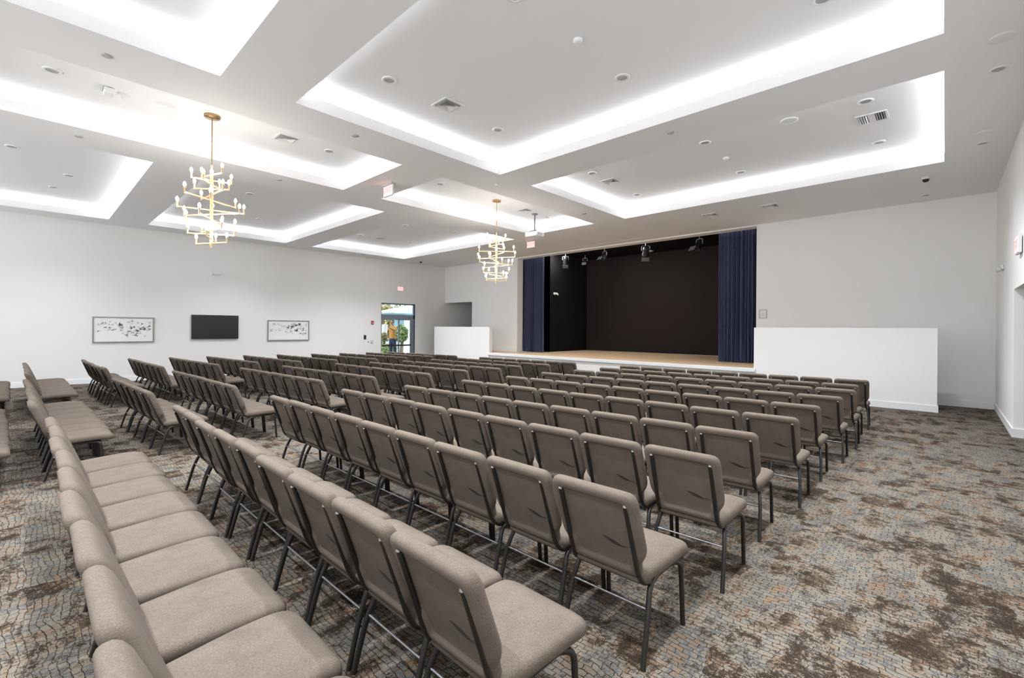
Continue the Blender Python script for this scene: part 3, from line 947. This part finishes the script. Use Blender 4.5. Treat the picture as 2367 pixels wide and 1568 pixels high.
dchild(MB().bbox(x1 - 0.01, x1 + 0.04, DY0 + 0.08, DY1 - 0.20, 0.86, 0.93, 0.012), 'push_bar', M['plastic'])
dchild(MB().tube(fillet([(x1, DY1 - 0.14, 1.0), (x1 + 0.05, DY1 - 0.14, 1.0), (x1 + 0.05, DY1 - 0.14, 1.5), (x1, DY1 - 0.14, 1.5)], 0.03), 0.012, 8), 'pull_handle', M['steel'])
struct('trim_1', MB().box(XL - 0.05, XL + 0.006, DY1, DY1 + 0.05, 0, DZ + 0.05).box(XL - 0.05, XL + 0.006, DY0 - 0.02, DY1, DZ, DZ + 0.03), M['trim'])

# ------------------------------------------------------------------ outside
struct('ground_outside', MB().box(-60, XL - 0.18, -20, 50, -0.12, -0.02), M['concrete'])
b = empty('neighbour_building', (-25.8, 19.0, 0), 'white and pale blue building with an aqua roof seen through the glass door', 'building')
child(MB().box(-27, -24.5, 16.15, 22, -0.02, 1.60), 'lower_wall', M['render_white'], b)
child(MB().box(-27, -24.52, 16.17, 22, 1.60, 2.60), 'upper_wall', M['render_blue'], b)
child(MB().add([(-27.1, 15.3, 2.66), (-24.3, 15.3, 2.66), (-24.3, 22, 4.1), (-27.1, 22, 4.1), (-27.1, 15.3, 2.60), (-24.3, 15.3, 2.60), (-24.3, 22, 2.60), (-27.1, 22, 2.60)],
        [(0, 1, 2, 3), (4, 7, 6, 5), (0, 4, 5, 1), (1, 5, 6, 2), (2, 6, 7, 3), (3, 7, 4, 0)]), 'roof', M['aqua'], b)
def tree(x, y, h, r, label, m, seed):
    rnd = random.Random(seed)
    t = empty('garden_tree', (x, y, -0.02), label, 'tree', 'trees outside the glass door')
    MB().tube([(0, 0, 0), (0.05, 0.03, h * 0.3), (0, 0.1, h * 0.6)], [0.12, 0.09, 0.05], 8).build('trunk', M['bark'], t)
    mb = MB()
    for k in range(1500):
        a, b_ = rnd.uniform(0, 2 * PI), math.acos(rnd.uniform(-1, 1))
        q = r * rnd.uniform(0.35, 1.0)
        p = Vector((q * math.sin(b_) * math.cos(a), q * math.sin(b_) * math.sin(a), h * 0.62 + q * 1.25 * math.cos(b_)))
        if p.z < 0.25: continue
        u = Vector((rnd.uniform(-1, 1), rnd.uniform(-1, 1), rnd.uniform(-1, 1))).normalized()
        v = u.orthogonal().normalized()
        s = rnd.uniform(0.06, 0.14)
        mb.add([p - u * s, p - v * s * 0.5, p + u * s, p + v * s * 0.5], [(0, 1, 2, 3)])
    mb.build('crown', m, t)
tree(-29.2, 17.3, 3.6, 1.35, 'olive leafed tree behind the left half of the glass door', M['leaf2'], 1)
tree(-24.9, 14.95, 2.65, 0.64, 'grey green tree directly behind the person outside the glass door', M['leaf2'], 4)
tree(-33.2, 20.3, 5.6, 1.9, 'tall green tree filling the transom of the glass door', M['leaf'], 2)
tree(-23.7, 15.42, 2.2, 0.42, 'slim green tree right of the person outside the glass door', M['leaf'], 3)
o = MB()
rnd = random.Random(9)
for k in range(900):
    p = Vector((rnd.uniform(-23.4, -22.6), rnd.uniform(13.4, 14.5), rnd.uniform(0.0, 0.75)))
    u = Vector((rnd.uniform(-1, 1), rnd.uniform(-1, 1), rnd.uniform(-1, 1))).normalized(); v = u.orthogonal().normalized(); s = rnd.uniform(0.04, 0.10)
    o.add([p - u * s, p - v * s * 0.5, p + u * s, p + v * s * 0.5], [(0, 1, 2, 3)])
tag(o.build('shrub', M['leaf']), 'low sunlit shrub outside at the foot of the glass door', 'shrub')
fn = empty('garden_fence', (-37, 18, 0), 'grey panel fence beyond the trees outside the glass door', 'fence')
fb = MB(); fp = MB()
for k in range(24):
    fb.box(-37.02, -36.98, 12 + k * 0.7, 12.66 + k * 0.7, 0.05, 1.7)
for k in range(9):
    fp.box(-37.06, -36.94, 11.98 + k * 2.1, 12.08 + k * 2.1, 0, 1.85)
child(fb, 'fence_panel', M['alu'], fn); child(fp, 'fence_posts', M['gunmetal'], fn)

# person cleaning the glass
def skinned(name, pts, edges, radii, m, parent, root=0, lv=2):
    me = bpy.data.meshes.new(name)
    me.from_pydata(pts, edges, [])
    o = bpy.data.objects.new(name, me)
    COL.objects.link(o)
    me.materials.append(m)
    md = o.modifiers.new('skin', 'SKIN')
    md.use_smooth_shade = True
    for i, r_ in enumerate(radii):
        sv = me.skin_vertices[0].data[i]
        sv.radius = r_ if isinstance(r_, tuple) else (r_, r_)
        sv.use_root = (i == root)
    sd = o.modifiers.new('sub', 'SUBSURF')
    sd.levels = lv; sd.render_levels = lv
    o.parent = parent
    return o
def person():
    t = empty('person', (-19.35, 12.12, 0.26), 'person in an orange shirt and navy trousers holding a white cloth outside the glass door', 'person', None, R(200))
    # local: facing +y, z up from the soles
    pts = [(0, 0, 0.98), (0, 0.0, 1.12), (0, 0.0, 1.32), (0, -0.01, 1.46), (0, 0.0, 1.54), (0, 0.02, 1.60),
           (0.09, 0, 0.90), (0.10, 0.02, 0.50), (0.10, -0.03, 0.08), (0.10, 0.10, 0.04),
           (-0.09, 0, 0.90), (-0.11, -0.02, 0.50), (-0.12, -0.06, 0.08), (-0.12, 0.07, 0.04),
           (0.17, 0.0, 1.44), (0.24, 0.14, 1.27), (0.16, 0.36, 1.36), (0.14, 0.42, 1.40),
           (-0.17, 0.0, 1.44), (-0.24, 0.16, 1.30), (-0.14, 0.36, 1.42), (-0.12, 0.42, 1.46)]
    edges = [(0, 1), (1, 2), (2, 3), (3, 4), (4, 5), (0, 6), (6, 7), (7, 8), (8, 9), (0, 10), (10, 11), (11, 12), (12, 13),
             (3, 14), (14, 15), (15, 16), (16, 17), (3, 18), (18, 19), (19, 20), (20, 21)]
    rad = [(0.15, 0.11), (0.14, 0.10), (0.165, 0.11), (0.13, 0.09), 0.055, 0.055,
           0.09, 0.065, 0.042, 0.035, 0.09, 0.065, 0.042, 0.035,
           0.06, 0.047, 0.034, 0.03, 0.06, 0.047, 0.034, 0.03]
    skinned('body', pts, edges, rad, M['skin'], t)
    # head
    hd = MB()
    n, rows = 16, 10
    vs = []
    for i in range(rows + 1):
        th = PI * i / rows
        for k in range(n):
            a = 2 * PI * k / n
            x, y, z = math.sin(th) * math.cos(a), math.sin(th) * math.sin(a), math.cos(th)
            px, py, pz = 0.075 * x, 0.098 * y, 0.118 * z
            if z < -0.2: px *= 1 + 0.35 * z; py *= 1 + 0.12 * z
            if y > 0.9 and abs(z) < 0.35: py += 0.02 * (0.35 - abs(z)) / 0.35
            vs.append((px, 0.03 + py, 1.70 + pz))
    fs = [(i * n + k, (i + 1) * n + k, (i + 1) * n + (k + 1) % n, i * n + (k + 1) % n) for i in range(rows) for k in range(n)]
    hd.add(vs, fs, True)
    for sx in (-1, 1):
        hd.lathe([(0.002, -0.03), (0.014, -0.02), (0.018, 0), (0.014, 0.02), (0.002, 0.03)], 8, (sx * 0.076, 0.02, 1.69))
    hd.build('head', M['skin'], t)
    for sx in (-1, 1):
        MB().lathe([(0.001, -0.009), (0.008, -0.005), (0.010, 0.0), (0.008, 0.005), (0.001, 0.009)], 10, (sx * 0.030, 0.118, 1.705)).build('eye', M['hair'], t)
    MB().tube([(0, 0.122, 1.715), (0, 0.142, 1.675), (0, 0.126, 1.668)], [0.007, 0.012, 0.009], 8).build('nose', M['skin'], t)
    MB().tube([(-0.024, 0.112, 1.640), (0, 0.120, 1.637), (0.024, 0.112, 1.640)], [0.003, 0.006, 0.003], 6).build('mouth', M['red'], t)
    hr_ = MB()
    vs = []
    for i in range(7):
        th = PI * 0.62 * i / 6
        for k in range(n):
            a = 2 * PI * k / n
            x, y, z = math.sin(th) * math.cos(a), math.sin(th) * math.sin(a), math.cos(th)
            sh_ = 1.0 if y < 0.25 else 0.9 - 0.25 * max(0, -z + 0.5)
            vs.append((0.084 * x * sh_, 0.022 + 0.105 * y * sh_, 1.708 + 0.125 * z))
    fs = [(i * n + k, (i + 1) * n + k, (i + 1) * n + (k + 1) % n, i * n + (k + 1) % n) for i in range(6) for k in range(n)]
    hr_.add(vs, fs, True)
    hr_.build('hair', M['hair'], t)
    # clothing as thin shells round the body
    skinned('shirt', [(0, 0, 0.86), (0, 0, 1.08), (0, 0, 1.32), (0, -0.01, 1.455), (0, 0, 1.50), (0.17, 0, 1.445), (0.24, 0.13, 1.28), (0.18, 0.32, 1.345), (-0.17, 0, 1.445), (-0.24, 0.15, 1.31), (-0.155, 0.32, 1.395)],
            [(0, 1), (1, 2), (2, 3), (3, 4), (3, 5), (5, 6), (6, 7), (3, 8), (8, 9), (9, 10)],
            [(0.19, 0.15), (0.185, 0.14), (0.185, 0.128), (0.14, 0.10), 0.07, 0.075, 0.064, 0.05, 0.075, 0.064, 0.05], M['orange'], t)
    skinned('trousers', [(0, 0, 1.0), (0, 0, 0.92), (0.095, 0, 0.80), (0.10, 0.02, 0.48), (0.10, -0.03, 0.08), (-0.095, 0, 0.80), (-0.11, -0.02, 0.48), (-0.12, -0.06, 0.08)],
            [(0, 1), (1, 2), (2, 3), (3, 4), (1, 5), (5, 6), (6, 7)], [(0.165, 0.125), (0.16, 0.125), 0.105, 0.082, 0.07, 0.105, 0.082, 0.07], M['denim'], t)
    for sx, y in ((0.10, 0.03), (-0.12, 0.0)):
        MB().bbox(sx - 0.045, sx + 0.045, y - 0.10, y + 0.16, 0.0, 0.085, 0.03, 3).build('shoe', M['leather'], t)
    for bx, by, bz_, flip in ((0.14, 0.42, 1.40, 1), (-0.12, 0.42, 1.46, -1)):
        pp = [(bx, by, bz_), (bx, by + 0.07, bz_ + 0.05)]
        ee = [(0, 1)]
        rr = [0.026, (0.036, 0.016)]
        for k in range(4):
            o_x = (k - 1.5) * 0.019
            i0 = len(pp)
            L = (0.055, 0.068, 0.072, 0.06)[k]
            pp += [(bx + o_x, by + 0.095, bz_ + 0.075), (bx + o_x * 1.15, by + 0.105 + L * 0.3, bz_ + 0.08 + L * 0.7)]
            ee += [(1, i0), (i0, i0 + 1)]
            rr += [0.010, 0.008]
        i0 = len(pp)
        pp += [(bx - flip * 0.04, by + 0.06, bz_ + 0.05), (bx - flip * 0.06, by + 0.09, bz_ + 0.075)]
        ee += [(0, i0), (i0, i0 + 1)]
        rr += [0.012, 0.009]
        skinned('hand', pp, ee, rr, M['skin'], t, 0, 1)
person()
cl = MB()
nn = 9
vs = []
for side in (0, 1):
    for q in range(nn):
        for p in range(nn):
            u, v = p / (nn - 1) - 0.5, q / (nn - 1)
            vs.append((u * 0.36, 0.018 * math.sin(9 * u + 2 * v) + 0.03 * (1 - v) + side * 0.008, -0.34 + 0.40 * v + 0.02 * math.cos(8 * u)))
fs = []
for q in range(nn - 1):
    for p in range(nn - 1):
        a = q * nn + p
        fs += [(a, a + 1, a + nn + 1, a + nn), (nn * nn + a, nn * nn + a + nn, nn * nn + a + nn + 1, nn * nn + a + 1)]
cl.add(vs, fs, True)
wp = Matrix.Translation((-19.35, 12.12, 0.26)) @ Matrix.Rotation(R(200), 4, 'Z') @ Vector((0.01, 0.57, 1.55))
o = cl.build('cleaning_cloth', M['cloth'], None, wp)
o.rotation_euler = (0, 0, R(200))
tag(o, 'white cloth held up in both hands by the person outside the glass door', 'cloth')
stl = empty('step_stool', (-19.35, 12.12, -0.02), 'low step stool under the person outside the glass door', 'stool')
MB().bbox(-0.24, 0.24, -0.24, 0.24, 0.25, 0.28, 0.008).build('step', M['steel'], stl)
for sx in (-1, 1):
    for sy in (-1, 1):
        MB().tube([(sx * 0.18, sy * 0.16, 0.25), (sx * 0.22, sy * 0.21, 0)], 0.014, 8).build('leg', M['steel'], stl)

# ------------------------------------------------------------------ chairs
RA = math.atan2(0.165, 0.47)                # recline of the back
def chair_proto():
    t = empty('padded_chair', (0, 0, 0))
    # seat pad: outline seen from above
    so = round_poly([(-0.225, -0.20, 0.05), (0.225, -0.20, 0.05), (0.258, 0.10, 0.25), (0.258, 0.335, 0.075), (-0.258, 0.335, 0.075), (-0.258, 0.10, 0.25)])
    def pl(u, v, dd):
        # cushion is a touch higher in front and rolls over at the front edge
        f = max(0.0, (v - 0.20) / 0.135)
        return (u, v, dd + 0.012 * min(1, max(0, (v + 0.2) / 0.3)) - 0.020 * f * f)
    MB().pad(so, [(0.05, 0.382), (0.010, 0.384), (0.0, 0.398), (0.0, 0.425), (0.006, 0.440), (0.018, 0.450), (0.042, 0.457), (0.09, 0.462), (0.15, 0.464)], pl).build('seat', M['fabric'], t)
    # back pad: outline in its own plane, seen from behind, v along the back
    H_ = 0.50
    bo = round_poly([(-0.205, 0.0, 0.03), (0.205, 0.0, 0.03), (0.212, 0.085, 0.03), (0.255, 0.150, 0.04), (0.258, H_, 0.055), (-0.258, H_, 0.055), (-0.255, 0.150, 0.04), (-0.212, 0.085, 0.03)])
    c, s_ = math.cos(RA), math.sin(RA)
    def bp(u, v, dd):
        # dd: forward depth from the rear face; the upper half bends slightly further back
        bend = -0.012 * max(0, (v - 0.25) / 0.25) ** 2
        return (u, -0.205 - v * s_ + dd * c + bend, 0.408 + v * c + dd * s_)
    back = MB().pad(bo, [(0.10, 0.015), (0.066, 0.015), (0.056, 0.013), (0.050, 0.004), (0.040, 0.0), (0.022, 0.001), (0.009, 0.006), (0.002, 0.016), (0.0, 0.030), (0.003, 0.048), (0.014, 0.062), (0.034, 0.071), (0.075, 0.076), (0.12, 0.078)], bp).build('backrest', M['fabric'], t)
    # card pocket slit low on the right of the rear face
    pk = MB()
    n = 8
    top, bot = [], []
    for i in range(n + 1):
        q = i / n
        u = 0.015 + 0.150 * q
        v = 0.205 - 0.022 * q - 0.022 * math.sin(PI * q)
        th = 0.022 * math.sin(PI * min(1, q * 1.25)) if q < 0.8 else 0.004 * (1 - q) / 0.2
        top.append(bp(u, v + th, 0.0145)); bot.append(bp(u, v, 0.0125))
    pk.add(top + bot, [(i, i + 1, n + 1 + i + 1, n + 1 + i) for i in range(n)])
    pk.build('card_pocket', M['pocket'], back)
    # frame
    for sx in (-1, 1):
        pts = [bp(sx * 0.200, 0.440, 0.010), bp(sx * 0.203, 0.02, 0.000), (sx * 0.212, -0.155, 0.372), (sx * 0.212, 0.22, 0.376)]
        po = MB().tube(fillet(pts, 0.06, 4), 0.0145, 8, True, 0.85).build('back_post', M['frame'], t)
        a = Vector(bp(sx * 0.200, 0.437, 0.008)); b_ = Vector(bp(sx * 0.200, 0.452, 0.012))
        MB().tube([a, a * 0.4 + b_ * 0.6, b_], [0.0135, 0.0115, 0.005], 8).build('post_cap', M['cap'], po)
        rl = fillet([(sx * 0.212, -0.03, 0.372), (sx * 0.222, -0.125, 0.368), (sx * 0.240, -0.180, 0.24), (sx * 0.247, -0.245, 0.0)], 0.055, 4)
        MB().tube(rl, 0.0145, 8).build('leg', M['frame'], t)
        fl = fillet([(sx * 0.205, 0.15, 0.372), (sx * 0.245, 0.215, 0.370), (sx * 0.247, 0.245, 0.0)], 0.05, 4)
        MB().tube(fl, 0.0145, 8).build('leg', M['frame'], t)
    MB().tube([(-0.236, -0.172, 0.262), (0.236, -0.172, 0.262)], 0.006, 6).tube([(-0.212, 0.20, 0.372), (0.212, 0.20, 0.372)], 0.008, 6).build('stretcher', M['steel'], t)
    return t

ORD = ['', 'first', 'second', 'third', 'fourth', 'fifth', 'sixth', 'seventh', 'eighth', 'ninth', 'tenth', 'eleventh']
BLOCK = {'right': 'right block', 'middle': 'middle block', 'left': 'left block'}
# block, row from the stage (1 = nearest the stage), chairs, left-end x, its top y, right-end x, its top y, height
ROWS = [
    ('right', 11, 9, -5.860, 0.130, -1.080, 0.130, 0.890),
    ('right', 10, 9, -5.740, 1.015, -1.090, 0.985, 0.904),
    ('right', 9, 9, -5.796, 1.975, -1.068, 1.985, 0.904),
    ('right', 8, 9, -5.777, 2.830, -1.026, 2.975, 0.904),
    ('right', 7, 9, -5.640, 3.700, -1.071, 3.930, 0.892),
    ('right', 6, 9, -5.683, 4.785, -0.991, 4.971, 0.881),
    ('right', 5, 9, -5.707, 5.856, -0.997, 6.033, 0.867),
    ('right', 4, 9, -5.726, 6.838, -0.930, 7.058, 0.867),
    ('right', 3, 9, -5.627, 7.776, -0.908, 8.047, 0.867),
    ('right', 2, 9, -5.572, 8.680, -0.960, 8.830, 0.867),
    ('right', 1, 9, -5.546, 9.487, -0.940, 9.783, 0.867),
    ('middle', 12, 7, -10.40, -0.900, -6.80, -0.800, 0.86),
    ('middle', 11, 7, -10.60, -0.020, -7.10, 0.030, 0.86),
    ('middle', 10, 5, -10.037, 0.968, -7.515, 1.080, 0.85),
    ('middle', 9, 7, -10.970, 1.957, -7.486, 2.056, 0.85),
    ('middle', 8, 7, -10.837, 3.092, -7.347, 3.263, 0.85),
    ('middle', 7, 7, -10.804, 3.918, -7.260, 4.173, 0.85),
    ('middle', 6, 7, -10.697, 5.092, -7.053, 5.206, 0.85),
    ('middle', 5, 7, -10.556, 5.908, -7.108, 6.173, 0.85),
    ('middle', 4, 7, -10.419, 6.783, -6.981, 7.015, 0.85),
    ('middle', 3, 7, -10.406, 7.695, -7.080, 7.803, 0.85),
    ('middle', 2, 7, -10.311, 8.562, -6.955, 8.670, 0.85),
    ('middle', 1, 7, -10.205, 9.312, -6.874, 9.616, 0.85),
    ('left', 12, 7, -15.50, -0.950, -11.90, -0.900, 0.85),
    ('left', 11, 7, -15.50, -0.050, -11.80, -0.020, 0.85),
    ('left', 10, 7, -16.234, 0.970, -12.60, 1.050, 0.842),
    ('left', 9, 7, -16.001, 1.877, -12.269, 1.992, 0.842),
    ('left', 8, 7, -15.876, 2.744, -12.168, 3.006, 0.842),
    ('left', 7, 7, -15.801, 3.619, -12.345, 3.903, 0.842),
    ('left', 6, 7, -15.654, 4.547, -11.920, 4.772, 0.842),
    ('left', 5, 7, -15.465, 5.438, -11.885, 5.704, 0.842),
    ('left', 4, 7, -15.225, 6.441, -11.567, 6.723, 0.842),
    ('left', 3, 7, -15.021, 7.281, -11.594, 7.700, 0.842),
    ('left', 2, 7, -14.868, 8.191, -11.502, 8.600, 0.842),
    ('left', 1, 7, -14.711, 8.958, -11.248, 9.332, 0.842),
]
def chairs():
    proto = chair_proto()
    first = True
    rnd = random.Random(21)
    for blk, row, n, xl, yl, xr, yr, h in ROWS:
        pitch = (xr - xl) / n
        yaw = math.atan2(yr - yl, xr - xl)
        nearest = max(r_[1] for r_ in ROWS if r_[0] == blk)
        for k in range(n):
            o = proto if first else copy_tree(proto)
            first = False
            u = (k + 0.5) / n
            x = xl + (xr - xl) * u
            y = yl + (yr - yl) * u + 0.365 + rnd.uniform(-0.012, 0.012)
            a = yaw + rnd.uniform(-0.010, 0.010)
            if blk == 'left' and row == 10 and k == n - 1:
                y += 0.05; x += 0.03
            o.location = (x, y, 0)
            o.rotation_euler = (0, 0, a)
            sx = min(1.0, pitch / 0.536)
            o.scale = (sx, 1.0, h / 0.895)
            if k == 0: who = 'leftmost'
            elif k == n - 1: who = 'rightmost'
            else: who = ORD[k + 1] + ' from left'
            if row == 1: rr = 'front row'
            elif row == nearest: rr = 'rearmost row'
            else: rr = ORD[row] + ' row from the stage'
            tag(o, 'taupe padded chair, %s in %s, %s' % (who, rr, BLOCK[blk]), 'chair', 'padded chairs in the ' + BLOCK[blk])
chairs()
